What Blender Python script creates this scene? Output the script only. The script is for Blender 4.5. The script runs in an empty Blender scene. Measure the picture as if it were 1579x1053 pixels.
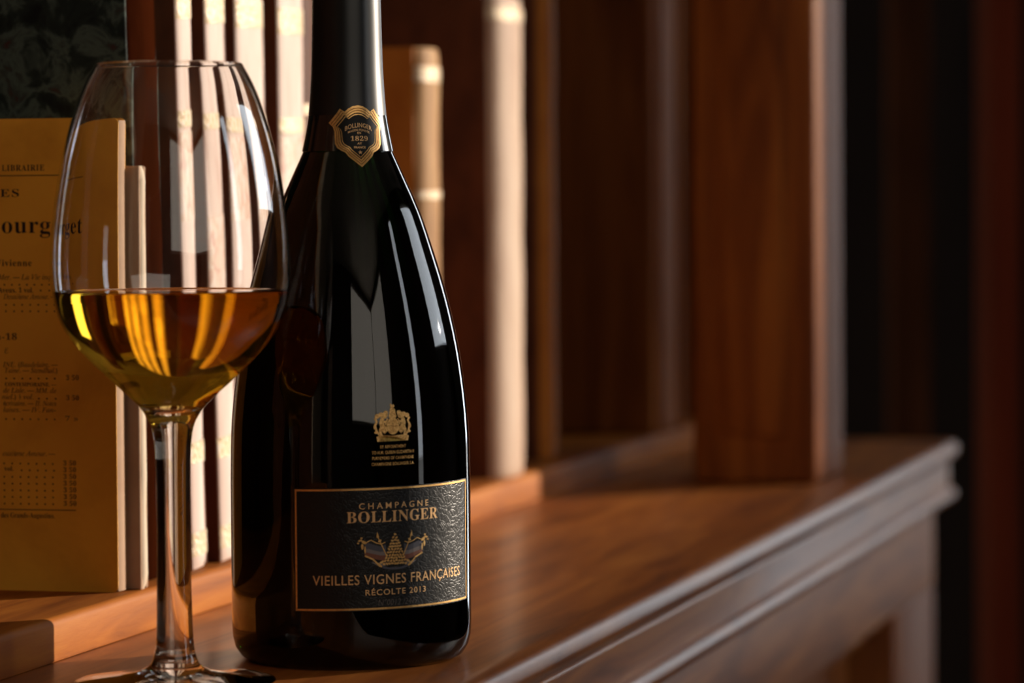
import bpy, bmesh, math, random
from mathutils import Vector, Matrix

random.seed(7)
R = math.radians
sc = bpy.context.scene
col = sc.collection

# ------------------------------------------------------------------ camera, light, exposure
CAM_H = 0.172                                   # eye height over the ledge (ledge top is z = 0)
cam = bpy.data.cameras.new('camera')
cam_o = bpy.data.objects.new('camera', cam)
col.objects.link(cam_o)
cam.sensor_width = 36.0
cam.lens = 5500 / 1579 * 36.0
cam.clip_start = 0.05
cam_o.location = (0, 0, CAM_H)
cam_o.rotation_euler = (Matrix.Rotation(R(90 - 2.15), 3, 'X') @ Matrix.Rotation(R(-0.40), 3, 'Z')).to_euler()
cam.dof.use_dof = True
cam.dof.focus_distance = 1.370
cam.dof.aperture_fstop = 125.4 / 14.0
sc.camera = cam_o

PHI = math.atan((2200 - 790) / 5500)            # the bookcase runs away to the right at this angle
OX, OY = -0.1752, 1.351                         # a point on the front edge of the shelf board
FLOOR_Z = -0.86

def S(v, u, z=0.0):
    """bookcase frame (v out of the bookcase, u along it, z up) to world"""
    return Vector((OX + v * math.cos(PHI) + u * math.sin(PHI), OY - v * math.sin(PHI) + u * math.cos(PHI), z))

world = bpy.data.worlds.new('sky')
sc.world = world
world.use_nodes = True
bg = world.node_tree.nodes['Background']
bg.inputs[0].default_value = (0.86, 0.93, 1.0, 1)
bg.inputs[1].default_value = 4.2

SUN_AZ = R(44.4)                                # from the bookcase normal towards its far end
SUN_EL = R(10.5)
sun = bpy.data.lights.new('sun', 'SUN')
sun.energy = 6.5
sun.color = (1.0, 0.86, 0.70)
sun.angle = R(0.53)
sun_o = bpy.data.objects.new('sun', sun)
col.objects.link(sun_o)
d_loc = Vector((math.cos(SUN_AZ) * math.cos(SUN_EL), math.sin(SUN_AZ) * math.cos(SUN_EL), math.sin(SUN_EL)))
to_sun = Matrix.Rotation(-PHI, 3, 'Z') @ d_loc
sun_o.rotation_euler = to_sun.to_track_quat('Z', 'Y').to_euler()
sun_o.location = to_sun * 6

sc.view_settings.view_transform = 'Standard'
sc.view_settings.look = 'None'
sc.view_settings.gamma = 1.0
sc.view_settings.use_curve_mapping = False
sc.view_settings.exposure = 0.0
sc.cycles.max_bounces = 14
sc.cycles.transmission_bounces = 12
sc.cycles.glossy_bounces = 6
sc.cycles.diffuse_bounces = 4
sc.cycles.sample_clamp_indirect = 4.0
sc.cycles.blur_glossy = 0.3

# windows in the room's right wall, in the bookcase frame: (u0, u1, z0, z1)
WALL_V = 2.6
WINDOWS = [(1.45, 3.45, 0.615, 1.75), (-0.22, 0.08, -0.30, 1.75)]
for (u0, u1, z0, z1) in WINDOWS:                # portals only guide the sky light through the openings
    a = bpy.data.lights.new('window_portal', 'AREA')
    a.shape = 'RECTANGLE'
    a.size = u1 - u0
    a.size_y = z1 - z0
    a.cycles.is_portal = True
    ao = bpy.data.objects.new('window_portal', a)
    col.objects.link(ao)
    ao.location = S(WALL_V + 0.06, (u0 + u1) / 2, (z0 + z1) / 2)
    zz = Vector((math.cos(PHI), -math.sin(PHI), 0))           # lamp shines along its -Z, into the room
    yy = Vector((0, 0, 1))
    xx = yy.cross(zz)
    ao.rotation_euler = Matrix((xx, yy, zz)).transposed().to_euler()
FAR_WIN = (0.58, 1.05, -0.45, 1.60)             # (v0, v1, z0, z1) in the far wall
U0, U1, V0, CEIL = -2.7, 3.6, -0.42, 1.95
Uv = Vector((math.sin(PHI), math.cos(PHI), 0))
def facing(light, loc, zz):
    o = bpy.data.objects.new(light.name, light)
    col.objects.link(o)
    o.location = loc
    yy = Vector((0, 0, 1))
    o.rotation_euler = Matrix((yy.cross(zz), yy, zz)).transposed().to_euler()
    return o
a = bpy.data.lights.new('window_portal', 'AREA')
a.shape = 'RECTANGLE'
a.size, a.size_y = FAR_WIN[1] - FAR_WIN[0], FAR_WIN[3] - FAR_WIN[2]
a.cycles.is_portal = True
facing(a, S((FAR_WIN[0] + FAR_WIN[1]) / 2, U1 + 0.05, (FAR_WIN[2] + FAR_WIN[3]) / 2), Uv)
# added soft fill lamps in the corner behind the camera, brightening the shaded cover
Nv = Vector((math.cos(PHI), -math.sin(PHI), 0))
for (w, h, loc, zz) in ((1.5, 1.4, S(1.80, U0 + 0.03, 1.08), -Uv), (1.2, 1.4, S(WALL_V - 0.03, -2.05, 1.08), Nv)):
    a = bpy.data.lights.new('corner_fill_light', 'AREA')
    a.shape = 'RECTANGLE'
    a.size, a.size_y = w, h
    a.color = (1.0, 0.90, 0.76)
    a.energy = math.pi * w * h * 1.35
    facing(a, loc, zz)

# ------------------------------------------------------------------ materials
def nodes(name):
    m = bpy.data.materials.new(name)
    m.use_nodes = True
    nt = m.node_tree
    return m, nt, nt.nodes['Principled BSDF']

def setp(b, **kw):
    for k, v in kw.items():
        k = k.replace('_', ' ')
        if isinstance(v, tuple) and len(v) == 3:
            v = (*v, 1)
        b.inputs[k].default_value = v

def plain(name, color, rough=0.5, metal=0.0, **kw):
    m, nt, b = nodes(name)
    setp(b, Base_Color=color, Roughness=rough, Metallic=metal, **kw)
    return m

def coords(nt, scale, kind='Object'):
    tc = nt.nodes.new('ShaderNodeTexCoord')
    mp = nt.nodes.new('ShaderNodeMapping')
    mp.inputs['Scale'].default_value = scale
    nt.links.new(tc.outputs[kind], mp.inputs['Vector'])
    return mp.outputs['Vector']

def ramp(nt, fac, stops):
    r = nt.nodes.new('ShaderNodeValToRGB')
    els = r.color_ramp.elements
    while len(els) < len(stops):
        els.new(0.5)
    for e, (p, c) in zip(els, stops):
        e.position = p
        e.color = (*c, 1)
    nt.links.new(fac, r.inputs['Fac'])
    return r.outputs['Color']

def noise(nt, vec, scale=1.0, detail=4, rough=0.55, dist=0.0):
    n = nt.nodes.new('ShaderNodeTexNoise')
    n.inputs['Scale'].default_value = scale
    n.inputs['Detail'].default_value = detail
    n.inputs['Roughness'].default_value = rough
    n.inputs['Distortion'].default_value = dist
    nt.links.new(vec, n.inputs['Vector'])
    return n.outputs['Fac']

def bump(nt, b, height, strength, dist=0.001):
    bp = nt.nodes.new('ShaderNodeBump')
    bp.inputs['Strength'].default_value = strength
    bp.inputs['Distance'].default_value = dist
    nt.links.new(height, bp.inputs['Height'])
    nt.links.new(bp.outputs['Normal'], b.inputs['Normal'])

def mottled(name, stops, scale, rough=0.5, detail=5, dist=0.0, bmp=0.0, bdist=0.0005, **kw):
    m, nt, b = nodes(name)
    setp(b, Roughness=rough, **kw)
    f = noise(nt, coords(nt, scale), 1.0, detail, 0.6, dist)
    nt.links.new(ramp(nt, f, stops), b.inputs['Base Color'])
    if bmp:
        bump(nt, b, f, bmp, bdist)
    return m

def wood(name, stops, scale, rough=0.45, coat=0.06, bmp=0.15, crough=0.28, spec=0.3):
    m, nt, b = nodes(name)
    setp(b, Roughness=rough, Specular_IOR_Level=spec, Coat_Weight=coat, Coat_Roughness=crough)
    vec = coords(nt, scale)
    f = noise(nt, vec, 1.0, 7, 0.62, 0.9)
    nt.links.new(ramp(nt, f, stops), b.inputs['Base Color'])
    g = noise(nt, vec, 4.0, 4, 0.7, 0.2)
    bump(nt, b, g, bmp, 0.0006)
    return m

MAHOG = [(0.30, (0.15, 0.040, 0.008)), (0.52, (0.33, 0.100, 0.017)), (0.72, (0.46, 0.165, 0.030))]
DARKW = [(0.30, (0.020, 0.008, 0.004)), (0.55, (0.060, 0.020, 0.008)), (0.75, (0.11, 0.036, 0.013))]
M = {}
M['wood_u'] = wood('polished_mahogany_along', MAHOG, (60, 5, 60), 0.5, 0.02, 0.15, 0.3, 0.12)
M['wood_ledge'] = wood('polished_mahogany_ledge', MAHOG, (60, 5, 60), 0.42, 0.14, 0.12, 0.18, 0.2)
M['wood_board'] = wood('mahogany_shelf_board', [(0.30, (0.16, 0.040, 0.005)), (0.52, (0.34, 0.100, 0.011)), (0.72, (0.44, 0.150, 0.020))], (60, 5, 60), 0.6, 0.0, 0.25, spec=0.1)
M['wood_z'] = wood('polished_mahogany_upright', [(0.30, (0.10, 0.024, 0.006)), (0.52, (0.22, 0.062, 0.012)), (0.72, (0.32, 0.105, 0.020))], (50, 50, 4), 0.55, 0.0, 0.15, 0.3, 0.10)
M['dark_z'] = wood('dark_oak_upright', DARKW, (40, 40, 3), 0.7, 0.0, 0.15, 0.3, 0.02)
M['wall'] = mottled('brown_wall_panelling', [(0.3, (0.030, 0.018, 0.012)), (0.7, (0.065, 0.036, 0.022))], (8, 8, 0.8), 0.5)
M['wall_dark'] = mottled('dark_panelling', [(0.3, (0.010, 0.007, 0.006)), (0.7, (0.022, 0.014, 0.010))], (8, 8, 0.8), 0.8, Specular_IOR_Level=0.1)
M['wall_pale'] = mottled('warm_plaster', [(0.3, (0.30, 0.22, 0.15)), (0.7, (0.38, 0.29, 0.20))], (3, 3, 3), 0.8)
M['floor'] = wood('parquet_floor', [(0.3, (0.10, 0.05, 0.022)), (0.7, (0.2, 0.10, 0.045))], (3, 20, 3), 0.3, 0.3)
M['ceiling'] = mottled('ceiling_plaster', [(0.3, (0.45, 0.41, 0.36)), (0.7, (0.52, 0.48, 0.42))], (2, 2, 2), 0.9)
M['frame'] = plain('window_paint', (0.35, 0.32, 0.28), 0.45)
M['ground'] = mottled('terrace_stone', [(0.3, (0.20, 0.19, 0.17)), (0.7, (0.30, 0.28, 0.25))], (2, 2, 2), 0.8)

# ------------------------------------------------------------------ mesh helpers
def tag(o, label=None, cat=None, group=None, kind=None):
    if label: o['label'] = label
    if cat: o['category'] = cat
    if group: o['group'] = group
    if kind: o['kind'] = kind
    return o

def empty(name, loc=(0, 0, 0), rot=(0, 0, 0)):
    o = bpy.data.objects.new(name, None)
    o.empty_display_size = 0.02
    col.objects.link(o)
    o.location = loc
    o.rotation_euler = rot
    return o

def mesh_obj(name, verts, faces, mat, parent=None, smooth=False, sharp=None):
    me = bpy.data.meshes.new(name)
    me.from_pydata([tuple(v) for v in verts], [], faces)
    me.validate()
    bm = bmesh.new()
    bm.from_mesh(me)
    bmesh.ops.recalc_face_normals(bm, faces=bm.faces)
    if sharp is not None:
        for e in bm.edges:
            if len(e.link_faces) == 2 and e.calc_face_angle(0) > sharp:
                e.smooth = False
    bm.to_mesh(me)
    bm.free()
    if smooth:
        for p in me.polygons:
            p.use_smooth = True
    me.materials.append(mat)
    o = bpy.data.objects.new(name, me)
    col.objects.link(o)
    if parent:
        o.parent = parent
    return o

def box_vf(x0, x1, y0, y1, z0, z1):
    v = [(x, y, z) for z in (z0, z1) for y in (y0, y1) for x in (x0, x1)]
    f = [(0, 2, 3, 1), (4, 5, 7, 6), (0, 1, 5, 4), (2, 6, 7, 3), (0, 4, 6, 2), (1, 3, 7, 5)]
    return v, f

def box(name, x0, x1, y0, y1, z0, z1, mat, parent=None, bev=0.0, seg=2):
    v, f = box_vf(x0, x1, y0, y1, z0, z1)
    o = mesh_obj(name, v, f, mat, parent)
    if bev:
        bm = bmesh.new()
        bm.from_mesh(o.data)
        bmesh.ops.bevel(bm, geom=list(bm.edges), offset=bev, segments=seg, profile=0.5, affect='EDGES')
        bm.to_mesh(o.data)
        bm.free()
        for p in o.data.polygons:
            p.use_smooth = True
        for e in o.data.edges:
            pass
    return o

def prism(name, prof, a0, a1, axis, mat, parent=None, smooth=True, sharp=R(35)):
    """extrude a closed 2-D outline; axis 'y': outline is (x, z), axis 'z': outline is (x, y)"""
    n = len(prof)
    v = []
    for a in (a0, a1):
        for (p, q) in prof:
            v.append((p, a, q) if axis == 'y' else (p, q, a))
    f = [(i, (i + 1) % n, n + (i + 1) % n, n + i) for i in range(n)]
    f += [tuple(range(n)), tuple(range(2 * n - 1, n - 1, -1))]
    return mesh_obj(name, v, f, mat, parent, smooth, sharp)

def lathe(name, prof, mat, parent=None, n=96, smooth=True, sharp=R(50)):
    """prof = list of (r, z); closed at the axis where r = 0"""
    v, f, rings = [], [], []
    for (r, z) in prof:
        if r < 1e-7:
            rings.append([len(v)])
            v.append((0, 0, z))
        else:
            rings.append(list(range(len(v), len(v) + n)))
            v += [(r * math.cos(2 * math.pi * i / n), r * math.sin(2 * math.pi * i / n), z) for i in range(n)]
    for a, b in zip(rings, rings[1:]):
        for i in range(n):
            j = (i + 1) % n
            if len(a) == 1 and len(b) == 1:
                continue
            if len(a) == 1:
                f.append((a[0], b[i], b[j]))
            elif len(b) == 1:
                f.append((a[i], b[0], a[j]))
            else:
                f.append((a[i], b[i], b[j], a[j]))
    return mesh_obj(name, v, f, mat, parent, smooth, sharp)

def spline(pts, n):
    """Catmull-Rom through (r, z) points"""
    out = []
    P = [pts[0]] + list(pts) + [pts[-1]]
    for i in range(1, len(P) - 2):
        for k in range(n):
            t = k / n
            p0, p1, p2, p3 = P[i - 1], P[i], P[i + 1], P[i + 2]
            out.append(tuple(0.5 * ((2 * b) + (-a + c) * t + (2 * a - 5 * b + 4 * c - d) * t * t + (-a + 3 * b - 3 * c + d) * t ** 3)
                             for a, b, c, d in zip(p0, p1, p2, p3)))
    out.append(tuple(pts[-1]))
    return out

def math_serif(s, italic=False):
    up, lo = (0x1D434, 0x1D44E) if italic else (0x1D400, 0x1D41A)
    out = ''
    for c in s:
        if 'A' <= c <= 'Z':
            out += chr(up + ord(c) - 65)
        elif c == 'h' and italic:
            out += '\u210e'
        elif 'a' <= c <= 'z':
            out += chr(lo + ord(c) - 97)
        elif c.isdigit() and not italic:
            out += chr(0x1D7CE + ord(c) - 48)
        else:
            out += c
    return out

cu = bpy.data.curves.new('lettering', 'FONT')
text_ob = bpy.data.objects.new('lettering', cu)   # a scratch curve, never linked to the scene
def text_mesh(body, width=None, cap=None, style='sans', align='c', space=1.0, offset=0.0, extrude=0.0):
    """returns (verts, faces) of flat lettering: x along the line, y up, baseline y = 0;
    scaled to the cap height `cap` and, if given, to the line width `width`"""
    if style == 'serif': body = math_serif(body)
    if style == 'italic': body = math_serif(body, True)
    cu.body = body
    cu.size = 1.0
    cu.space_character = space
    cu.offset = offset
    cu.resolution_u = 3
    me = text_ob.to_mesh()
    v = [p.co.copy() for p in me.vertices]
    f = [tuple(p.vertices) for p in me.polygons]
    text_ob.to_mesh_clear()
    capu = 0.72 if style == 'sans' else 0.70
    sy = cap / capu
    xs = [p.x for p in v]
    x0, x1 = min(xs), max(xs)
    sx = width / (x1 - x0) if width else sy
    mid = (x0 + x1) / 2 if align == 'c' else (x0 if align == 'l' else x1)
    return [((p.x - mid) * sx, p.y * sy) for p in v], f

# ------------------------------------------------------------------ the room (setting)
def room_empty_mesh(name, boxes, mat, kind='structure'):
    v, f = [], []
    for b in boxes:
        bv, bf = box_vf(*b)
        k = len(v)
        v += [S(p[0], p[1], p[2]) for p in bv]
        f += [tuple(i + k for i in q) for q in bf]
    o = mesh_obj(name, v, f, mat)
    tag(o, kind=kind)
    return o

room_empty_mesh('floor', [(V0, WALL_V, U0, U1, FLOOR_Z - 0.1, FLOOR_Z)], M['floor'])
room_empty_mesh('ceiling', [(V0, WALL_V, U0, U1, CEIL, CEIL + 0.1)], M['ceiling'])
room_empty_mesh('wall_left', [(V0 - 0.1, V0, U0 - 0.1, U1 + 0.1, FLOOR_Z - 0.1, CEIL + 0.1)], M['wall_pale'])
fw = FAR_WIN
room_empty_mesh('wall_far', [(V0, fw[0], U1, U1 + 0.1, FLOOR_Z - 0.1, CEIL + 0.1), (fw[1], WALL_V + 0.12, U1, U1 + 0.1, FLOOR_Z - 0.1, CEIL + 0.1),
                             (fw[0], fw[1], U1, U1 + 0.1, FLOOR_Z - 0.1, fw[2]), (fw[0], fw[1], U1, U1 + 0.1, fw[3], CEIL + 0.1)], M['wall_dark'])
room_empty_mesh('window_3', [(fw[0], fw[0] + .04, U1 + .03, U1 + .07, fw[2], fw[3]), (fw[1] - .04, fw[1], U1 + .03, U1 + .07, fw[2], fw[3]),
                             (fw[0] + .04, fw[1] - .04, U1 + .03, U1 + .07, fw[2], fw[2] + .04), (fw[0] + .04, fw[1] - .04, U1 + .03, U1 + .07, fw[3] - .04, fw[3])], M['frame'])
room_empty_mesh('wall_near', [(V0, WALL_V + 0.12, U0 - 0.1, U0, FLOOR_Z - 0.1, CEIL + 0.1)], M['wall'])
wb = []
prev = U0
for (u0, u1, z0, z1) in sorted(WINDOWS):
    wb.append((WALL_V, WALL_V + 0.12, prev, u0, FLOOR_Z - 0.1, CEIL + 0.1))
    wb.append((WALL_V, WALL_V + 0.12, u0, u1, FLOOR_Z - 0.1, z0))
    wb.append((WALL_V, WALL_V + 0.12, u0, u1, z1, CEIL + 0.1))
    prev = u1
wb.append((WALL_V, WALL_V + 0.12, prev, U1, FLOOR_Z - 0.1, CEIL + 0.1))
room_empty_mesh('wall_right', wb, M['wall'])
for k, (u0, u1, z0, z1) in enumerate(sorted(WINDOWS)):
    t = 0.035
    fb = [(WALL_V + 0.03, WALL_V + 0.08, u0, u0 + t, z0, z1), (WALL_V + 0.03, WALL_V + 0.08, u1 - t, u1, z0, z1),
          (WALL_V + 0.03, WALL_V + 0.08, u0 + t, u1 - t, z0, z0 + t), (WALL_V + 0.03, WALL_V + 0.08, u0 + t, u1 - t, z1 - t, z1)]
    room_empty_mesh('window_%d' % (k + 1), fb, M['frame'])
room_empty_mesh('window_4', [(1.01, 1.05, U0, U0 + .05, .36, 1.80), (2.55, 2.59, U0, U0 + .05, .36, 1.80), (1.05, 2.55, U0, U0 + .05, .34, .38), (1.05, 2.55, U0, U0 + .05, 1.78, 1.82)], M['frame'])  # invented frame round the near-wall fill lamp; the wall has no opening here
room_empty_mesh('window_5', [(WALL_V - .05, WALL_V, -2.69, -2.65, .36, 1.80), (WALL_V - .05, WALL_V, -1.45, -1.41, .36, 1.80), (WALL_V - .05, WALL_V, -2.65, -1.45, .34, .38), (WALL_V - .05, WALL_V, -2.65, -1.45, 1.78, 1.82)], M['frame'])  # invented frame round the other fill lamp, on solid right wall
room_empty_mesh('ground', [(WALL_V + 0.12, 30, -20, 20, FLOOR_Z - 0.3, FLOOR_Z - 0.1)], M['ground'])

# ------------------------------------------------------------------ the bookcase
LEDGE_V, END_U = 0.175, 1.335
START_U = -1.15
case = empty('bookcase', S(0, 0, FLOOR_Z), (0, 0, -PHI))
tag(case, 'polished mahogany bookcase with a moulded ledge running away to the right', 'bookcase')
Z = -FLOOR_Z                                     # local z of the ledge top
def arc(cx, cz, r, a0, a1, n):
    return [(cx + r * math.cos(R(a0 + (a1 - a0) * i / n)), cz + r * math.sin(R(a0 + (a1 - a0) * i / n))) for i in range(n + 1)]
nose = [(-0.34, Z - 0.044), (-0.34, Z), (LEDGE_V - 0.012, Z)]
nose += arc(LEDGE_V - 0.007, Z - 0.0065, 0.0065, 75, -75, 10)
nose += [(LEDGE_V - 0.007, Z - 0.0145)]
nose += arc(LEDGE_V - 0.0085, Z - 0.0165, 0.0015, 60, -20, 3)
nose += [(LEDGE_V - 0.0075, Z - 0.034)]
nose += arc(LEDGE_V - 0.007, Z - 0.039, 0.005, 70, -90, 8)
nose += [(LEDGE_V - 0.020, Z - 0.044)]
prism('ledge', nose, START_U, END_U, 'y', M['wood_ledge'], case)
brd = [(-0.34, Z), (-0.34, Z + 0.017), (-0.004, Z + 0.017)] + arc(-0.003, Z + 0.014, 0.003, 90, 0, 4) + arc(-0.001, Z + 0.001, 0.001, 0, -90, 2)
prism('shelf_board', brd, START_U, END_U, 'y', M['wood_board'], case)
box('back_panel', -0.34, -0.325, START_U, END_U, Z + 0.017, Z + 0.62, M['dark_z'], case)
box('back_rail', -0.342, -0.31, START_U, END_U, Z + 0.62, Z + 0.65, M['wood_u'], case, 0.003)
# the upright between the two bays, with a bead on each corner
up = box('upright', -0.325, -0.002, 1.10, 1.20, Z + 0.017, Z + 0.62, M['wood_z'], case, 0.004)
for uu in (1.118, 1.182):
    prism('bead', [(-0.004 + 0.006 * math.cos(R(a)), uu + 0.006 * math.sin(R(a))) for a in range(-90, 91, 20)], Z + 0.018, Z + 0.61, 'z', M['wood_z'], up)
box('end_panel', -0.325, -0.002, END_U - 0.03, END_U, Z + 0.017, Z + 0.62, M['wood_z'], case, 0.003)
# the pilaster standing on the front of the ledge
PV0, PV1, PU0, PU1 = 0.064, 0.142, 0.905, 1.01
pil = empty('pilaster', (0, 0, 0))
pil.parent = case
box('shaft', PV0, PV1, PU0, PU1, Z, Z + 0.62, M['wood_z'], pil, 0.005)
box('sunk_panel', PV0 + 0.02, PV1 - 0.02, PU0 - 0.0025, PU0 + 0.002, Z + 0.03, Z + 0.60, M['wood_z'], pil, 0.001)
# cabinet below the ledge
box('frieze_rail', 0.06, 0.158, START_U, END_U - 0.01, Z - 0.105, Z - 0.044, M['wood_u'], case, 0.002)
for (a, b) in ((1.12, END_U - 0.01), (0.16, 0.30), (-0.9, -0.76)):
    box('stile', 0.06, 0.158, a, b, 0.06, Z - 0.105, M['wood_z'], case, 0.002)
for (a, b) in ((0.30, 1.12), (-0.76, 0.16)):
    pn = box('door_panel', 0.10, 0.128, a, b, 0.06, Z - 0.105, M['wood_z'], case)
    prism('panel_moulding', [(0.128, Z - 0.105), (0.152, Z - 0.105), (0.149, Z - 0.112), (0.141, Z - 0.116), (0.136, Z - 0.125), (0.128, Z - 0.128)], a, b, 'y', M['wood_u'], pn)
box('carcass', -0.34, 0.06, START_U, END_U - 0.01, 0.06, Z - 0.044, M['wood_z'], case)
box('plinth', -0.34, 0.15, START_U, END_U - 0.01, 0.0, 0.06, M['wood_u'], case, 0.003)

# door casing in the dark end of the room
pc = S(0, 0)
def trim_box(name, X0, X1, Y0, Y1, mat):
    v, f = box_vf(X0, X1, Y0, Y1, FLOOR_Z, 1.6)
    o = mesh_obj(name, v, f, mat)
    tag(o, kind='structure')
    return o
M['redwood'] = wood('red_stained_casing', [(0.3, (0.08, 0.014, 0.006)), (0.7, (0.20, 0.036, 0.014))], (20, 20, 2), 0.8, 0.0, 0.15, 0.3, 0.03)
trim_box('trim_1', 0.430, 0.456, 3.20, 3.30, M['redwood'])
trim_box('trim_2', 0.470, 0.60, 3.24, 3.30, M['dark_z'])
trim_box('trim_3', 0.40, 0.44, 3.75, 3.80, M['dark_z'])

# ------------------------------------------------------------------ champagne bottle
BX, BY = -0.0622, 1.364
bottle = empty('champagne_bottle', (BX, BY, 0), (0, 0, 0))
tag(bottle, 'dark green champagne bottle with black foil neck and black and gold label', 'bottle')
PXM = 5500 / 1.364
def zpx(y): return CAM_H - (y - 320) / PXM
body_pts = [(69, 232), (79.5, 255), (90, 278), (100, 300), (113, 332), (127, 374), (142, 422), (155, 470), (166, 520), (174, 568), (180, 618), (183.5, 668), (185, 740)]
prof_b = [(r / PXM, zpx(y)) for r, y in body_pts]
neck_pts = [(47, -210), (47.5, -120), (50, -50), (51.5, 0), (53.5, 90), (56, 140), (58.8, 177), (69, 232)]
prof_n = [(r / PXM, zpx(y)) for r, y in neck_pts]
RB = 185 / PXM
heel = [(RB, 0.030), (RB, 0.014), (RB * 0.995, 0.0095), (RB * 0.975, 0.0055), (RB * 0.93, 0.002), (RB * 0.87, 0.0002), (RB * 0.80, 0.0), (RB * 0.70, 0.003), (RB * 0.45, 0.018), (RB * 0.2, 0.027), (0, 0.029)]
outer = spline(prof_n[:-1], 4) + spline(prof_b, 5) + heel
def r_at(z):
    pr = outer
    for (r0, z0), (r1, z1) in zip(pr, pr[1:]):
        if (z0 - z) * (z1 - z) <= 0 and abs(z1 - z0) > 1e-9 and r0 > 0.012:
            return r0 + (r1 - r0) * (z - z0) / (z1 - z0)
    return RB

m, nt, b = nodes('dark_green_bottle_glass')
setp(b, Base_Color=(1, 1, 1), Roughness=0.012, IOR=1.5, Transmission_Weight=1.0)
va = nt.nodes.new('ShaderNodeVolumeAbsorption')
va.inputs['Color'].default_value = (0.30, 0.80, 0.05, 1)
va.inputs['Density'].default_value = 600.0
nt.links.new(va.outputs[0], nt.nodes['Material Output'].inputs['Volume'])
M['bottle'] = m
glass_prof = [(0, outer[0][1])] + outer
lathe('bottle_glass', glass_prof, M['bottle'], bottle, 160)
# black foil capsule with a collar
M['foil'] = plain('black_satin_foil', (0.008, 0.008, 0.008), 0.34, 0.0, Specular_IOR_Level=0.4)
zf = zpx(177)
foil = [(r + 0.0003, z) for r, z in spline(prof_n[:-1], 4)]
foil_prof = [(0, foil[0][1] + 0.004), (foil[0][0] * 0.9, foil[0][1] + 0.003), (foil[0][0], foil[0][1])] + foil + [(foil[-1][0] - 0.0012, foil[-1][1])]
lathe('foil_capsule', foil_prof, M['foil'], bottle, 128)
M['collar'] = plain('black_gloss_collar', (0.006, 0.006, 0.006), 0.12, 0.0, Coat_Weight=0.5, Coat_Roughness=0.08)
cz = [zpx(177 + (232 - 177) * i / 8) for i in range(9)]
cr = [58.8 + (69 - 58.8) * (i / 8) ** 1.15 for i in range(9)]
lathe('collar', [(cr[0] / PXM - 0.001, cz[0])] + [(r / PXM + 0.00045, z) for r, z in zip(cr, cz)] + [(cr[-1] / PXM - 0.001, cz[-1])], M['collar'], bottle, 128)
# wire muzzle cap hump under the foil top
lathe('cork_cap', [(0, outer[0][1] + 0.010), (0.006, outer[0][1] + 0.0095), (0.0095, outer[0][1] + 0.006), (0.0105, outer[0][1] + 0.0025), (0.0105, outer[0][1] + 0.001), (0, outer[0][1] + 0.001)], M['foil'], bottle, 64)

FACE = math.atan2(-BX, BY)                      # the bottle front seen by the viewer
def wrap(s, z, a0, dr, flat_r=None):
    """arc length s (to the right) at height z, from the meridian a0"""
    r = r_at(z)
    a = a0 + s / (flat_r or r)
    return ((r + dr) * math.sin(a), -(r + dr) * math.cos(a), z)

M['gold'] = mottled('gold_foil_print', [(0.3, (0.62, 0.33, 0.10)), (0.7, (0.86, 0.52, 0.19))], (900, 900, 900), 0.36, 3, Metallic=0.75)
M['gold_dark'] = plain('dark_gold_line', (0.22, 0.085, 0.02), 0.45, 0.6)
M['ink'] = plain('black_print', (0.004, 0.004, 0.004), 0.5, 0.0, Specular_IOR_Level=0.25)
m, nt, b = nodes('embossed_black_label_paper')
setp(b, Base_Color=(0.010, 0.010, 0.0103), Roughness=0.36, Specular_IOR_Level=0.26)
vec = coords(nt, (1, 1, 1))
dn = nt.nodes.new('ShaderNodeTexNoise')
dn.inputs['Scale'].default_value = 230
dn.inputs['Detail'].default_value = 1.5
nt.links.new(vec, dn.inputs['Vector'])
ms = nt.nodes.new('ShaderNodeVectorMath')
ms.operation = 'MULTIPLY_ADD'
ms.inputs[1].default_value = (0.006, 0.006, 0.006)
nt.links.new(dn.outputs['Color'], ms.inputs[0])
nt.links.new(vec, ms.inputs[2])
vo = nt.nodes.new('ShaderNodeTexVoronoi')
vo.feature = 'DISTANCE_TO_EDGE'
vo.inputs['Scale'].default_value = 560
nt.links.new(ms.outputs[0], vo.inputs['Vector'])
cr_ = nt.nodes.new('ShaderNodeMapRange')
cr_.inputs['From Max'].default_value = 0.16
nt.links.new(vo.outputs['Distance'], cr_.inputs['Value'])
bump(nt, b, cr_.outputs[0], 0.20, 0.0003)
M['label'] = m

LA = R(22.2) + FACE                             # meridian of the label's middle
L_S0, L_S1 = -0.0396, 0.0390
L_Z0, L_Z1 = 0.0230, 0.0690
def sheet(name, s0, s1, z0, z1, a0, dr, mat, parent, ns=48, nz_=6, tilt=0.0, thick=0.00012):
    v, f = [], []
    for lay in (dr, dr - thick):
        for j in range(nz_ + 1):
            for i in range(ns + 1):
                s = s0 + (s1 - s0) * i / ns
                v.append(wrap(s, z0 + (z1 - z0) * j / nz_ + tilt * s, a0, lay))
    k = (ns + 1) * (nz_ + 1)
    idx = lambda i, j, l: l * k + j * (ns + 1) + i
    for j in range(nz_):
        for i in range(ns):
            f.append((idx(i, j, 0), idx(i + 1, j, 0), idx(i + 1, j + 1, 0), idx(i, j + 1, 0)))
            f.append((idx(i, j, 1), idx(i, j + 1, 1), idx(i + 1, j + 1, 1), idx(i + 1, j, 1)))
    for i in range(ns):
        f.append((idx(i, 0, 0), idx(i, 0, 1), idx(i + 1, 0, 1), idx(i + 1, 0, 0)))
        f.append((idx(i, nz_, 0), idx(i + 1, nz_, 0), idx(i + 1, nz_, 1), idx(i, nz_, 1)))
    for j in range(nz_):
        f.append((idx(0, j, 0), idx(0, j + 1, 0), idx(0, j + 1, 1), idx(0, j, 1)))
        f.append((idx(ns, j, 0), idx(ns, j, 1), idx(ns, j + 1, 1), idx(ns, j + 1, 0)))
    return mesh_obj(name, v, f, mat, parent, True, R(40))
TILT = 0.016
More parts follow.
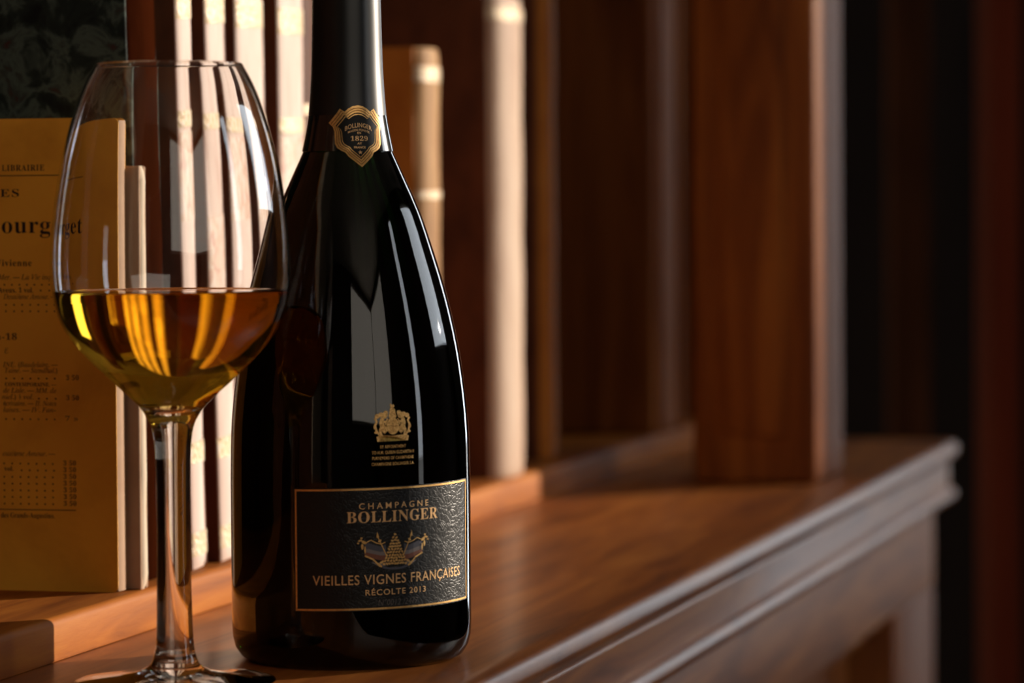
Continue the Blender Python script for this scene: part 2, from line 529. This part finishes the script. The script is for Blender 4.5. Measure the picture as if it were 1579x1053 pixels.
label = sheet('label', L_S0, L_S1, L_Z0, L_Z1, LA, 0.00025, M['label'], bottle, 60, 10, TILT)
label['label'] = 'black embossed paper label with gold border and lettering'
DL = 0.00034
bw = 0.0007
for (s0, s1, z0, z1) in ((L_S0 + .0004, L_S1 - .0004, L_Z1 - .0004 - bw, L_Z1 - .0004), (L_S0 + .0004, L_S1 - .0004, L_Z0 + .0004, L_Z0 + .0004 + bw),
                         (L_S0 + .0004, L_S0 + .0004 + bw, L_Z0 + .0004, L_Z1 - .0004), (L_S1 - .0004 - bw, L_S1 - .0004, L_Z0 + .0004, L_Z1 - .0004)):
    sheet('border_line', s0, s1, z0, z1, LA, DL, M['gold'], label, 60 if s1 - s0 > .01 else 2, 2 if s1 - s0 > .01 else 20, TILT, 0.00008)

def put_text(body, sc_, z, width, cap, style, a0, dr, mat, parent, space=1.0, offset=0.0, tilt=TILT, arch=0.0, shear=0.0):
    v, f = text_mesh(body, width, cap, style, 'c', space, offset)
    vv = []
    for (x, y) in v:
        s = sc_ + x + shear * y
        vv.append(wrap(s, z + y + tilt * s - arch * x * x, a0, dr))
    o = mesh_obj('lettering', vv, f, mat, parent)
    return o
M['gold_text'] = mottled('gold_lettering', [(0.3, (0.66, 0.37, 0.15)), (0.7, (0.86, 0.53, 0.24))], (600, 600, 600), 0.42, 3, Metallic=0.35)
put_text('C H A M P A G N E', -0.0008, 0.0609, 0.0280, 0.0023, 'sans', LA, DL, M['gold_text'], label, 1.0, 0.003)
put_text('BOLLINGER', -0.0008, 0.0559, 0.0372, 0.0042, 'serif', LA, DL, M['gold_text'], label, 1.05)
put_text('VIEILLES VIGNES FRANÇAISES', -0.0002, 0.0329, 0.0642, 0.0037, 'sans', LA, DL, M['gold_text'], label, 1.08, 0.004)
put_text('RÉCOLTE 2013', -0.0005, 0.0288, 0.0243, 0.0022, 'sans', LA, DL, M['gold_text'], label, 1.15, 0.008)
M['pencil'] = plain('dim_numbering', (0.10, 0.085, 0.075), 0.5)
put_text('N°0012 /2477', 0.0, 0.0248, 0.0158, 0.0024, 'sans', LA, DL, M['pencil'], label, 1.0, -0.01, TILT, 0, 0.15)

def polys(name, shapes, mat, parent, a0, dr, s_c=0.0, z_c=0.0, sc_=0.001, tilt=TILT, sub=0):
    """flat outlines (units sc_) laid on the bottle"""
    v, f = [], []
    for sh in shapes:
        k = len(v)
        for (x, y) in sh:
            s = s_c + x * sc_
            v.append(wrap(s, z_c + y * sc_ + tilt * s, a0, dr))
        f.append(tuple(range(k, k + len(sh))))
    return mesh_obj(name, v, f, mat, parent)

def disc(cx, cy, rx, ry=None, n=8, rot=0.0):
    ry = ry or rx
    return [(cx + rx * math.cos(2 * math.pi * i / n) * math.cos(rot) - ry * math.sin(2 * math.pi * i / n) * math.sin(rot),
             cy + rx * math.cos(2 * math.pi * i / n) * math.sin(rot) + ry * math.sin(2 * math.pi * i / n) * math.cos(rot)) for i in range(n)]
def stroke(pts, w):
    out, back = [], []
    n = len(pts)
    for i, p in enumerate(pts):
        q0, q1 = pts[max(i - 1, 0)], pts[min(i + 1, n - 1)]
        dx, dy = q1[0] - q0[0], q1[1] - q0[1]
        L = math.hypot(dx, dy) or 1
        wi = w[i] if isinstance(w, (list, tuple)) else w
        out.append((p[0] - dy / L * wi / 2, p[1] + dx / L * wi / 2))
        back.append((p[0] + dy / L * wi / 2, p[1] - dx / L * wi / 2))
    return [[out[i], out[i + 1], back[i + 1], back[i]] for i in range(n - 1)]
def mir(shapes): return [[(-x, y) for x, y in reversed(s)] for s in shapes]

# vine and flags emblem in the middle of the label (mm; 29 wide, 13 high)
EZ, ES = 0.0394, -0.0013
M['flag_blue'] = plain('flag_blue', (0.055, 0.055, 0.075), 0.5)
M['flag_white'] = plain('flag_white', (0.17, 0.145, 0.14), 0.5)
M['flag_red'] = plain('flag_red', (0.16, 0.045, 0.018), 0.5)
emblem = polys('emblem', [[(-9, 1.6), (-6, -0.2), (0, -0.6), (6, -0.2), (9, 1.6), (6, 1.4), (0, 0.9), (-6, 1.4)]], M['flag_white'], label, LA, DL, ES, EZ)
def flag_band(t0, t1):
    top = lambda t: [(-3.6, 8.6 - 6.2 * t), (-5.6, 7.9 - 5.2 * t), (-7.6, 8.4 - 5.2 * t), (-10.2, 9.4 - 5.6 * t), (-11.6, 8.6 - 4.2 * t)]
    a, c = top(t0), top(t1)
    return [[a[i], a[i + 1], c[i + 1], c[i]] for i in range(4)]
for (t0, t1, mm) in ((0.08, 0.48, 'flag_blue'), (0.48, 0.74, 'flag_white'), (0.74, 1.08, 'flag_red')):
    fb = flag_band(t0, t1)
    polys('flag_stripe', fb + mir(fb), M[mm], emblem, LA, DL + 0.00004, ES, EZ)
rnd = random.Random(3)
leaves = []
rows = 11
for i in range(rows):
    y = 0.8 + i * 1.08
    half = 4.6 * (1 - i / (rows - 0.2)) ** 0.85 + 0.25
    n = max(1, int(half * 2 / 1.0))
    for k in range(n):
        x = -half + (k + 0.5) * 2 * half / n
        leaves.append(disc(x + rnd.uniform(-.1, .1), y + rnd.uniform(-.15, .15), 0.62, 0.42, 6, rnd.uniform(-1, 1)))
polys('vine_leaves', leaves, M['gold'], emblem, LA, DL + 0.0001, ES, EZ)
gold_bits = []
gold_bits += stroke([(-3.4, 4.0), (-6.6, 11.0)], 0.35) + [[(-7.1, 10.6), (-6.1, 10.9), (-6.9, 13.0)]]
gold_bits += [disc(-5.9, 9.5, 0.75, 0.4, 6, 0.5), disc(-11.8, 9.2, 1.1, 0.6, 6, -0.5), disc(-13.2, 9.9, 0.9, 0.4, 6, 0.3), disc(-12.4, 7.6, 0.5, 1.2, 6), disc(-11.4, 6.4, 0.35, 1.4, 6),
              disc(-12.7, 10.8, .5, .35, 6), disc(-14.0, 8.9, 0.5, .3, 6)]
gold_bits += stroke([(-11.6, 8.8), (-9.2, 9.9), (-7.2, 8.8), (-5.4, 8.3), (-3.8, 8.9)], 0.35) + stroke([(-11.5, 4.2), (-8.5, 2.8), (-6.4, 0.6), (-5.2, -0.2)], 0.6)
gold_bits += [disc(-6.2, 0.6, 1.3, 0.5, 6, -0.7), disc(-5.2, 1.6, 1.0, 0.45, 6, 0.5)]
polys('gilt_trophy', gold_bits + mir(gold_bits), M['gold'], emblem, LA, DL + 0.00014, ES, EZ)
polys('ribbon', stroke([(-5.0, -0.3), (-2.5, -0.9), (0, -1.05), (2.5, -0.9), (5.0, -0.3)], 0.8), M['flag_blue'], emblem, LA, DL + 0.00018, ES, EZ)

# crest and four lines of print above the label
CS, CZ = -0.0009, 0.0857
CA = LA - R(0.6)
crest_shapes = [disc(0, 5.6, 2.5, 3.2, 14), [(-6.2, 0), (6.0, 0), (6.4, 1.8), (5.2, 2.4), (0, 2.0), (-5.2, 2.4), (-6.5, 1.8)],
                disc(0, 9.4, 1.6, 1.4, 10), [(-1.3, 10.2), (1.3, 10.2), (1.0, 11.9), (0.5, 12.2), (1.0, 13.0), (0.5, 13.7), (-0.1, 13.1), (-0.4, 14.0), (-0.9, 13.6), (-0.7, 12.3), (-1.0, 11.9)]]
beast = stroke([(-2.6, 3.4), (-3.9, 4.8), (-4.4, 6.8), (-4.1, 8.4)], [2.0, 1.9, 1.8, 1.5]) + [disc(-3.4, 9.5, 1.5, 1.25, 10, 0.3), disc(-4.5, 9.9, 1.0, 0.9, 8), disc(-2.6, 10.6, 0.9, 0.8, 8)]
beast += stroke([(-4.6, 2.2), (-5.0, 4.2), (-4.2, 5.4)], [0.9, 1.1, 1.4]) + stroke([(-3.6, 7.2), (-2.2, 7.4)], 0.8) + stroke([(-3.6, 5.6), (-2.3, 4.9)], 0.8)
beast += stroke([(-5.2, 2.2), (-6.4, 4.0), (-6.9, 6.0), (-6.2, 7.4), (-6.9, 8.8)], [0.6, 0.8, 0.9, 0.8, 0.9]) + [disc(-5.9, 9.4, 1.0, 0.9, 8), disc(-6.6, 3.4, 0.7, 0.5, 6), disc(-7.0, 5.4, .55, .8, 6)]
beast += stroke([(-2.0, 8.4), (-2.6, 7.2), (-2.9, 6.0)], 0.5)
M['gold_bright'] = mottled('gold_enamel', [(0.35, (0.50, 0.24, 0.05)), (0.65, (0.92, 0.58, 0.20))], (1400, 1400, 1400), 0.40, 2, Metallic=0.35, bmp=0.4)
crest = polys('crest', crest_shapes + beast + mir(beast), M['gold_bright'], bottle, CA, 0.00012, CS, CZ)
crest['label'] = 'small gold coat of arms printed on the glass'
polys('crest_detail', [disc(x, y, 0.28, 0.2, 5) for (x, y) in ((-3.4, 3.0), (3.4, 3.0), (-3.0, 4.2), (3.1, 4.3), (-1.8, 7.9), (1.9, 7.9))] + stroke([(0, 3.2), (0, 7.9)], .14) + stroke([(-2.2, 5.6), (2.2, 5.6)], .14), M['gold_dark'], crest, CA, 0.00016, CS, CZ)
for (t, z, w) in (('BY APPOINTMENT', 0.0832, 0.0103), ('TO H.M. QUEEN ELIZABETH II', 0.0811, 0.0168), ('PURVEYORS OF CHAMPAGNE', 0.0790, 0.0166), ('CHAMPAGNE BOLLINGER S.A.', 0.0768, 0.0170)):
    put_text(t, CS, z, w, 0.00115, 'sans', CA, 0.00012, M['gold_bright'], crest, 1.05, 0.012)

# the shield on the collar (mm)
half = [(0, 11.7), (2.0, 11.4), (3.8, 10.5), (5.3, 9.3), (7.2, 10.5), (8.4, 8.8), (10.0, 6.9), (11.5, 5.1), (9.7, 3.6), (9.0, 1.8), (8.8, -0.6), (8.6, -2.8), (7.8, -4.4), (6.4, -5.4), (4.9, -6.2), (4.0, -7.6), (2.0, -9.6), (0, -11.7)]
outl = half + [(-x, y) for x, y in reversed(half[1:-1])]
SA = R(15.0) + FACE
SZ = 0.1993
def shield_ring(name, s0, s1, dr, mat, parent, steps):
    v, f = [], []
    n = len(outl)
    dense = []
    for i in range(n):
        p, q = outl[i], outl[(i + 1) % n]
        for t in (0, 0.5):
            dense.append((p[0] + (q[0] - p[0]) * t, p[1] + (q[1] - p[1]) * t))
    n = len(dense)
    for k in range(steps + 1):
        sc_ = s0 + (s1 - s0) * k / steps
        for (x, y) in dense:
            # shrink towards the middle by a constant width rather than pure scale
            px, py = x * sc_, y * sc_ + (1 - sc_) * 0.6
            v.append(wrap(px * 0.001, SZ + py * 0.001, SA, dr, 0.0158))
    for k in range(steps):
        for i in range(n):
            j = (i + 1) % n
            f.append((k * n + i, k * n + j, (k + 1) * n + j, (k + 1) * n + i))
    return mesh_obj(name, v, f, mat, parent, True)
shield = shield_ring('neck_shield', 1.0, 0.02, 0.0007, M['gold'], bottle, 12)
shield['label'] = 'gold and black shield-shaped seal on the neck'
shield_ring('shield_line', 0.925, 0.90, 0.00076, M['gold_dark'], shield, 1)
shield_ring('shield_line', 0.84, 0.815, 0.00076, M['gold_dark'], shield, 1)
shield_ring('shield_line', 0.755, 0.715, 0.00076, M['ink'], shield, 1)
shield_ring('shield_field', 0.68, 0.02, 0.00078, M['ink'], shield, 10)
def shield_text(t, z, w, cap, style, arch=0.0, offset=0.0):
    v, f = text_mesh(t, w * .001, cap * .001, style, 'c', 1.05, offset)
    vv = []
    for (x, y) in v:
        xm = x * 1000
        vv.append(wrap(x, SZ + z * .001 + y - arch * xm * xm * .001, SA, 0.00086, 0.0158))
    mesh_obj('lettering', vv, f, M['gold_text'], shield)
shield_text('BOLLINGER', 3.4, 10.2, 1.75, 'sans', 0.055, 0.008)
shield_text('MAISON FONDÉE', 2.0, 8.0, 0.85, 'sans', 0.06, 0.004)
shield_text('EN', 0.9, 1.3, 0.75, 'sans', 0, 0.02)
shield_text('1829', -1.7, 6.2, 1.75, 'serif')
shield_text('AY', -3.1, 1.7, 0.8, 'sans', 0, 0.02)
shield_text('FRANCE', -4.6, 4.0, 0.8, 'sans', 0, 0.02)
star = []
for i in range(10):
    rr = 0.85 if i % 2 == 0 else 0.36
    star.append((rr * math.sin(2 * math.pi * i / 10), rr * math.cos(2 * math.pi * i / 10)))
vv = [wrap(x * .001, SZ - 0.0061 + y * .001, SA, 0.00086, 0.0158) for x, y in star]
mesh_obj('star', vv, [tuple(range(10))], M['gold_text'], shield)

# ------------------------------------------------------------------ wine glass and wine
GX, GY = -0.1232, 1.290
GPX = 5500 / GY
def gz(y): return CAM_H - (y - 320) / GPX
gp = [(113, 96), (125, 118), (136, 142), (151, 185), (163, 230), (171.5, 275), (178.5, 320), (183, 365), (184.5, 410), (182, 445), (174, 482), (162, 508), (144, 532), (122, 556), (97, 580), (70, 604), (48, 627), (35, 648), (29.5, 672), (27, 705), (26, 760), (26, 840), (27, 920), (29, 985), (33, 1010), (40, 1024), (56, 1033)]
outer_g = [(r / GPX, gz(y)) for r, y in gp]
foot = [(0.020, 0.0034), (0.028, 0.0025), (0.0345, 0.0020), (0.0363, 0.0016), (0.0366, 0.0011), (0.0362, 0.0004), (0.034, 0.0002), (0.020, 0.0006), (0, 0.0012)]
og = spline(outer_g, 5) + foot
WALL = 0.0010
zb = gz(626)
inner = [(max(r - WALL, 0.0), z) for r, z in spline(outer_g, 5) if z > zb + 0.004 and r - WALL > 0.009]
inner = list(reversed(inner))                    # bottom to rim
r_b, z_b = inner[0]
bowl_bottom = [(0, zb), (r_b * 0.35, zb + (z_b - zb) * 0.10), (r_b * 0.7, zb + (z_b - zb) * 0.42)]
rim_r, rim_z = og[0]
gprof = bowl_bottom + inner + [(rim_r - WALL * 0.75, rim_z + 0.0003), (rim_r - WALL * 0.35, rim_z + 0.0003)] + og
m, nt, b = nodes('clear_crystal')
setp(b, Base_Color=(1, 1, 1), Roughness=0.0, IOR=1.5, Transmission_Weight=1.0)
M['crystal'] = m
wg = lathe('wine_glass', gprof, M['crystal'], None, 128)
wg.location = (GX, GY, 0)
tag(wg, 'clear stemmed wine glass holding golden wine, in front of the bottle', 'wine glass')
WZ = gz(446)
ov = 0.00025                                     # the wine wets the wall
wine_in = [(r + ov, z) for r, z in inner if z < WZ]
rw = wine_in[-1][0] + (wine_in[-1][0] - wine_in[-2][0]) * (WZ - wine_in[-1][1]) / (wine_in[-1][1] - wine_in[-2][1])
wp = [(0, zb - ov)] + [(r + ov, z - ov * 0.5) for r, z in bowl_bottom[1:]] + wine_in + [(rw, WZ + 0.0006), (rw - 0.0008, WZ + 0.0002), (rw - 0.002, WZ), (rw * 0.5, WZ), (0, WZ)]
m, nt, b = nodes('golden_wine')
setp(b, Base_Color=(1, 1, 1), Roughness=0.0, IOR=1.34, Transmission_Weight=1.0)
va = nt.nodes.new('ShaderNodeVolumeAbsorption')
va.inputs['Color'].default_value = (0.99, 0.83, 0.12, 1)
va.inputs['Density'].default_value = 62.0
nt.links.new(va.outputs[0], nt.nodes['Material Output'].inputs['Volume'])
M['wine'] = m
wn = lathe('white_wine', wp, M['wine'], None, 128)
wn.location = (GX, GY, 0)
tag(wn, 'golden white wine filling the lower bowl of the wine glass', 'wine')

# ------------------------------------------------------------------ books
BZ = 0.017
M['pages'] = mottled('page_edges', [(0.3, (0.45, 0.36, 0.25)), (0.7, (0.66, 0.56, 0.42))], (20, 900, 20), 0.8)
M['vellum'] = mottled('pale_vellum', [(0.25, (0.42, 0.26, 0.20)), (0.45, (0.62, 0.46, 0.39)), (0.7, (0.74, 0.60, 0.53))], (60, 60, 14), 0.6, 6, 0.4, 0.3, 0.0008, Specular_IOR_Level=0.2)
M['vellum_b'] = mottled('peach_vellum', [(0.25, (0.34, 0.19, 0.12)), (0.5, (0.48, 0.32, 0.22)), (0.75, (0.56, 0.41, 0.30))], (50, 50, 10), 0.6, 5, 0.4, 0.3, 0.0008, Specular_IOR_Level=0.2)
M['tan_leather'] = mottled('tan_leather', [(0.25, (0.22, 0.10, 0.035)), (0.5, (0.38, 0.20, 0.08)), (0.75, (0.5, 0.30, 0.13))], (70, 70, 18), 0.6, 5, 0.4, 0.3, Specular_IOR_Level=0.1)
M['orange_leather'] = mottled('orange_brown_leather', [(0.3, (0.34, 0.10, 0.012)), (0.7, (0.48, 0.17, 0.025))], (40, 40, 20), 0.6, 5, 0.2, 0.2, Specular_IOR_Level=0.1)
M['brown_leather'] = mottled('dark_brown_leather', [(0.3, (0.060, 0.018, 0.008)), (0.7, (0.14, 0.042, 0.016))], (40, 40, 20), 0.6, 5, 0.2, 0.2, Specular_IOR_Level=0.1)
M['dark_leather'] = mottled('red_black_leather', [(0.3, (0.016, 0.0035, 0.001)), (0.7, (0.034, 0.007, 0.002))], (60, 60, 20), 0.8, 5, 0.2, 0.2, Specular_IOR_Level=0.0)
M['gilt'] = mottled('gilt_tooling', [(0.35, (0.40, 0.26, 0.13)), (0.5, (0.62, 0.46, 0.26)), (0.65, (0.62, 0.50, 0.42))], (420, 420, 420), 0.45, 3, 0.6, 0.9, 0.0010, Metallic=0.15)
M['title_red'] = mottled('red_title_leather', [(0.35, (0.46, 0.20, 0.13)), (0.5, (0.55, 0.36, 0.24)), (0.65, (0.58, 0.44, 0.37))], (230, 230, 130), 0.5, 3, 0.5, 0.3)

def spine_outline(T, b, e=0.0, n=14, a0=-90, a1=90, x0=-0.004):
    pts = []
    for i in range(n + 1):
        a = R(a0 + (a1 - a0) * i / n)
        pts.append(((b + e) * math.cos(a), T / 2 + (T / 2 + e) * math.sin(a)))
    if a1 >= 90:
        pts += [(x0, T + e), (x0, -e)]
    return pts

def bound_book(label, u0, T, H, depth, v, bulge, lean, spine_m, board_m, bands, titles, group, name='old_book'):
    """local x = out of the shelf, y = along it, z up; origin at the near bottom corner"""
    root = empty(name, S(v - bulge, u0, BZ), (R(lean), 0, -PHI))
    tag(root, label, 'book', group)
    bt = 0.003
    box('page_block', -depth + 0.004, -0.003, bt, T - bt, 0.004, H - 0.004, M['pages'], root)
    box('cover_board', -depth, 0.0012, 0.0, bt, 0, H, M[board_m], root, 0.0008)
    box('cover_board', -depth, 0.0012, T - bt, T, 0, H, M[board_m], root, 0.0008)
    # spine: rounded back, dished in a little at head and tail
    zs = [0.0, 0.002, 0.006] + [0.02 + (H - 0.04) * i / 10 for i in range(11)] + [H - 0.006, H - 0.002, H]
    v_, f_ = [], []
    base = spine_outline(T, bulge)
    n = len(base)
    for k, z in enumerate(zs):
        e = -0.0014 if k in (0, len(zs) - 1) else (-0.0005 if k in (1, len(zs) - 2) else 0.0003 * math.sin(k * 2.1 + u0 * 90))
        v_ += [(x, y + 0.001, z) for x, y in spine_outline(T - 0.002, bulge, e, x0=-0.0015)]
    for k in range(len(zs) - 1):
        for i in range(n):
            j = (i + 1) % n
            f_.append((k * n + i, k * n + j, (k + 1) * n + j, (k + 1) * n + i))
    f_ += [tuple(range(n)), tuple(range(len(zs) * n - 1, (len(zs) - 1) * n - 1, -1))]
    sp = mesh_obj('spine', v_, f_, M[spine_m], root, True, R(40))
    for (z, h) in bands:
        prism('gilt_band', [(x, y + 0.001) for x, y in spine_outline(T - 0.002, bulge, 0.0007, x0=-0.001)], z, z + h, 'z', M['gilt'], sp)
    for (z, h) in titles:
        prism('title_patch', [(x, y + 0.001) for x, y in spine_outline(T - 0.002, bulge, 0.0005, x0=-0.001)], z, z + h, 'z', M['title_red'], sp)
    return root

G1 = 'tall pale-spined books behind the bottle'
bnd = [(0.006, 0.010), (0.046, 0.009), (0.100, 0.004), (0.190, 0.007), (0.236, 0.012), (0.285, 0.006)]
bound_book('slim pale vellum spine with gilt bands, nearest behind the glass rim', 0.1780, 0.021, 0.305, 0.20, -0.006, 0.0026, 3.4, 'vellum', 'brown_leather', bnd, [(0.150, 0.038)], G1)
bound_book('leaning pale vellum spine, second of the row behind the wine glass', 0.2160, 0.028, 0.300, 0.20, -0.006, 0.0028, 3.4, 'vellum', 'brown_leather', bnd, [(0.108, 0.044)], G1)
bound_book('broad pale vellum spine with gilt bands just left of the bottle neck', 0.2540, 0.041, 0.298, 0.20, -0.006, 0.0034, 2.3, 'vellum', 'brown_leather', bnd, [(0.150, 0.038), (0.06, 0.03)], G1)
bound_book('pale pinkish spine touching the left side of the bottle neck', 0.3100, 0.040, 0.302, 0.20, -0.006, 0.0034, 1.2, 'vellum', 'brown_leather', bnd, [(0.150, 0.038), (0.108, 0.03)], G1)
bound_book('dark leather book mostly hidden behind the bottle neck', 0.360, 0.036, 0.29, 0.20, -0.014, 0.008, 0.6, 'brown_leather', 'brown_leather', [(0.05, 0.005), (0.2, 0.005)], [], G1)
G2 = 'books to the right of the bottle'
bound_book('tan leather spine of a shorter book right of the bottle', 0.550, 0.040, 0.240, 0.19, -0.006, 0.008, 0, 'tan_leather', 'orange_leather', [(0.222, 0.008), (0.16, 0.004)], [], G2)
bound_book('narrow dull brown book beside the shorter tan book', 0.596, 0.032, 0.236, 0.19, -0.020, 0.008, 0, 'tan_leather', 'brown_leather', [], [], G2)
bound_book('tall bright peach vellum spine, last sunlit book of the row', 0.700, 0.062, 0.276, 0.20, -0.002, 0.012, 0, 'vellum_b', 'brown_leather', [(0.262, 0.007)], [], G2)
bound_book('orange-brown leather book standing in the dark end of the shelf', 0.850, 0.035, 0.42, 0.16, -0.014, 0.008, 0, 'orange_leather', 'brown_leather', [], [], G2)
# folio with marbled boards
M['marbled'] = mottled('dark_marbled_paper', [(0.32, (0.006, 0.007, 0.006)), (0.46, (0.014, 0.020, 0.016)), (0.55, (0.060, 0.080, 0.064)), (0.62, (0.030, 0.036, 0.028)), (0.68, (0.05, 0.018, 0.014)), (0.8, (0.012, 0.016, 0.012))], (70, 70, 70), 0.8, 4, 0.5, Specular_IOR_Level=0.15)
bound_book('tall book in dark green marbled boards behind the yellow paperback', 0.1295, 0.036, 0.34, 0.21, -0.009, 0.004, 3.3, 'dark_leather', 'marbled', [], [], None)
# small tan book
M['tan_cloth'] = mottled('faded_tan_paper', [(0.3, (0.34, 0.20, 0.12)), (0.7, (0.46, 0.30, 0.19))], (30, 30, 30), 0.7, Specular_IOR_Level=0.15)
M['pale_paper'] = mottled('pale_paper', [(0.3, (0.58, 0.45, 0.32)), (0.7, (0.70, 0.58, 0.44))], (40, 40, 40), 0.7, Specular_IOR_Level=0.15)
bound_book('small plain tan book directly behind the yellow paperback', 0.1035, 0.009, 0.173, 0.12, -0.002, 0.002, 0, 'pale_paper', 'tan_cloth', [], [], None)

# the yellow paperback: its printed back cover faces the viewer
M['yellow'] = mottled('old_yellow_paper_cover', [(0.25, (0.58, 0.25, 0.022)), (0.5, (0.80, 0.38, 0.036)), (0.75, (0.86, 0.43, 0.048))], (16, 16, 16), 0.75, 6, 0.3, 0.15, Specular_IOR_Level=0.2)
M['print'] = plain('dark_brown_print', (0.020, 0.006, 0.004), 0.8)
YW, YH, YT = 0.122, 0.1925, 0.0095
yb = empty('yellow_paperback', S(-0.0085, 0.0925, BZ), (0, 0, -PHI))
tag(yb, 'old yellow paperback with a printed list on its cover, left of the glass', 'book')
def cover_outline(w, h, r=0.0025, n=4):
    pts = []
    for (cx, cz, a) in ((-r, r, -90), (-r, h - r, 0)):
        for i in range(n + 1):
            t = R(a + 90 * i / n)
            pts.append((cx + r * math.cos(t), cz + r * math.sin(t)))
    return pts + [(-w, h), (-w, 0)]
bk = prism('back_cover', cover_outline(YW, YH), 0.0, 0.0007, 'y', M['yellow'], yb, False)
prism('front_cover', cover_outline(YW, YH), YT - 0.0007, YT, 'y', M['yellow'], yb, False)
box('page_block', -YW + 0.002, -0.0012, 0.0008, YT - 0.0008, 0.001, YH - 0.002, M['pages'], yb)
prism('spine', [(0.0, 0.0004), (0.0006, 0.002), (0.0008, YT / 2), (0.0006, YT - 0.002), (0.0, YT - 0.0004), (-0.0010, YT - 0.0004), (-0.0010, 0.0004)], 0.0005, YH - 0.001, 'z', M['tan_cloth'], yb)

YPX = 5500 / 1.449                               # scale of the cover as the viewer sees it
def cz_px(y): return CAM_H - (y - 324) / YPX - BZ
def cx_px(x): return (x - 180.0) / YPX / math.cos(PHI) * 1.0
def cover_text(t, x, y, w, cap, style='serif', align='l', offset=0.0, space=1.0):
    """x, y: where the line starts on the cover; w: line length or None; cap height (all in print units)"""
    v, f = text_mesh(t, w / YPX / math.cos(PHI) if w else None, cap / YPX, style, align, space, offset)
    x0, z0 = cx_px(x), cz_px(y)
    return mesh_obj('lettering', [(x0 + a, -0.00006, z0 + c) for a, c in v], f, M['print'], bk)
def rule(x0, x1, y, h=1.3):
    v, f = box_vf(cx_px(x0), cx_px(x1), -0.00008, 0.0, cz_px(y), cz_px(y) + h / YPX)
    return mesh_obj('printed_rule', v, f, M['print'], bk)
def dots(xs, y, r=1.5):
    v, f = [], []
    for x in xs:
        k = len(v)
        for i in range(6):
            v.append((cx_px(x) + r / YPX * math.cos(i * math.pi / 3), -0.00006, cz_px(y) + r / YPX * math.sin(i * math.pi / 3)))
        f.append(tuple(range(k, k + 6)))
    return mesh_obj('leader_dots', v, f, M['print'], bk)
TH = 0.0
cover_text('LIBRAIRIE', 2, 262, 68, 9.5, 'serif', 'l', TH, 1.12)
rule(-260, 110, 270)
cover_text('ŒUVRES', 29, 302, 108, 12, 'serif', 'r', TH, 1.15)
cover_text('Bourget', -26, 358, 138, 26, 'serif', 'l', -0.004, 1.06)
cover_text('Vivienne', -10, 409, 58, 10, 'serif', 'l', 0.0, 1.12)
cover_text('Mer. — La Vie inqu', -6, 430, 90, 8.2, 'italic')
dots(range(-20, 90, 12), 438)
cover_text('Aveux. 1 vol.', -6, 450, 56, 8, 'serif', 'l', 0.0)
dots((62, 76), 447)
cover_text('Deuxième Amour. —', 2, 460, 86, 8, 'italic')
dots(range(-20, 90, 13), 469)
dots(range(-20, 90, 13), 479)
cover_text('in-18', 23, 523, 40, 10, 'serif', 'r', 0.0, 1.1)
cover_text('E', 9, 544, 7, 8, 'italic', 'r')
cover_text('INE. (Baudelaire. —', 0, 565, 88, 7.6, 'italic')
cover_text('Taine. — Stendhal.)', 3, 574, 84, 7.6, 'italic')
dots(range(-8, 88, 13), 583)
cover_text('3 50', 101, 585, 20, 7.5, 'serif', 'l', 0.0, 1.1)
cover_text('CONTEMPORAINE. —', 3, 595, 82, 6, 'serif', 'l', 0.0)
cover_text('de Lisle. — MM. de', 0, 605, 85, 7.6, 'italic')
cover_text('niel.) 1 vol.', -2, 615, 50, 7.6, 'italic')
dots((57, 70, 84), 614)
cover_text('3 50', 101, 616, 20, 7.5, 'serif', 'l', 0.0, 1.1)
cover_text('écrivains. — II. Notes', 0, 625, 85, 7.6, 'italic')
cover_text('laises. — IV. Fan-', 0, 635, 84, 7.6, 'italic')
dots(range(4, 88, 13), 646)
cover_text('7 »', 99, 648, 20, 7.5, 'serif', 'l', 0.0, 1.1)
cover_text('euxième Amour. —', -2, 703, 84, 8, 'italic')
for k in range(7):
    y = 715 + 10.4 * k
    if k == 1:
        cover_text('vol.', 0, y + 1, 15, 7.5, 'serif', 'l', 0.0)
    dots(range(28 if k == 1 else 0, 88, 13), y)
    cover_text('3 50', 95, y + 2, 20, 7.5, 'serif', 'l', 0.0, 1.1)
rule(-200, 114, 787, 1.2)
cover_text('des Grands-Augustins.', -6, 799, 86, 8, 'serif', 'l', 0.0)
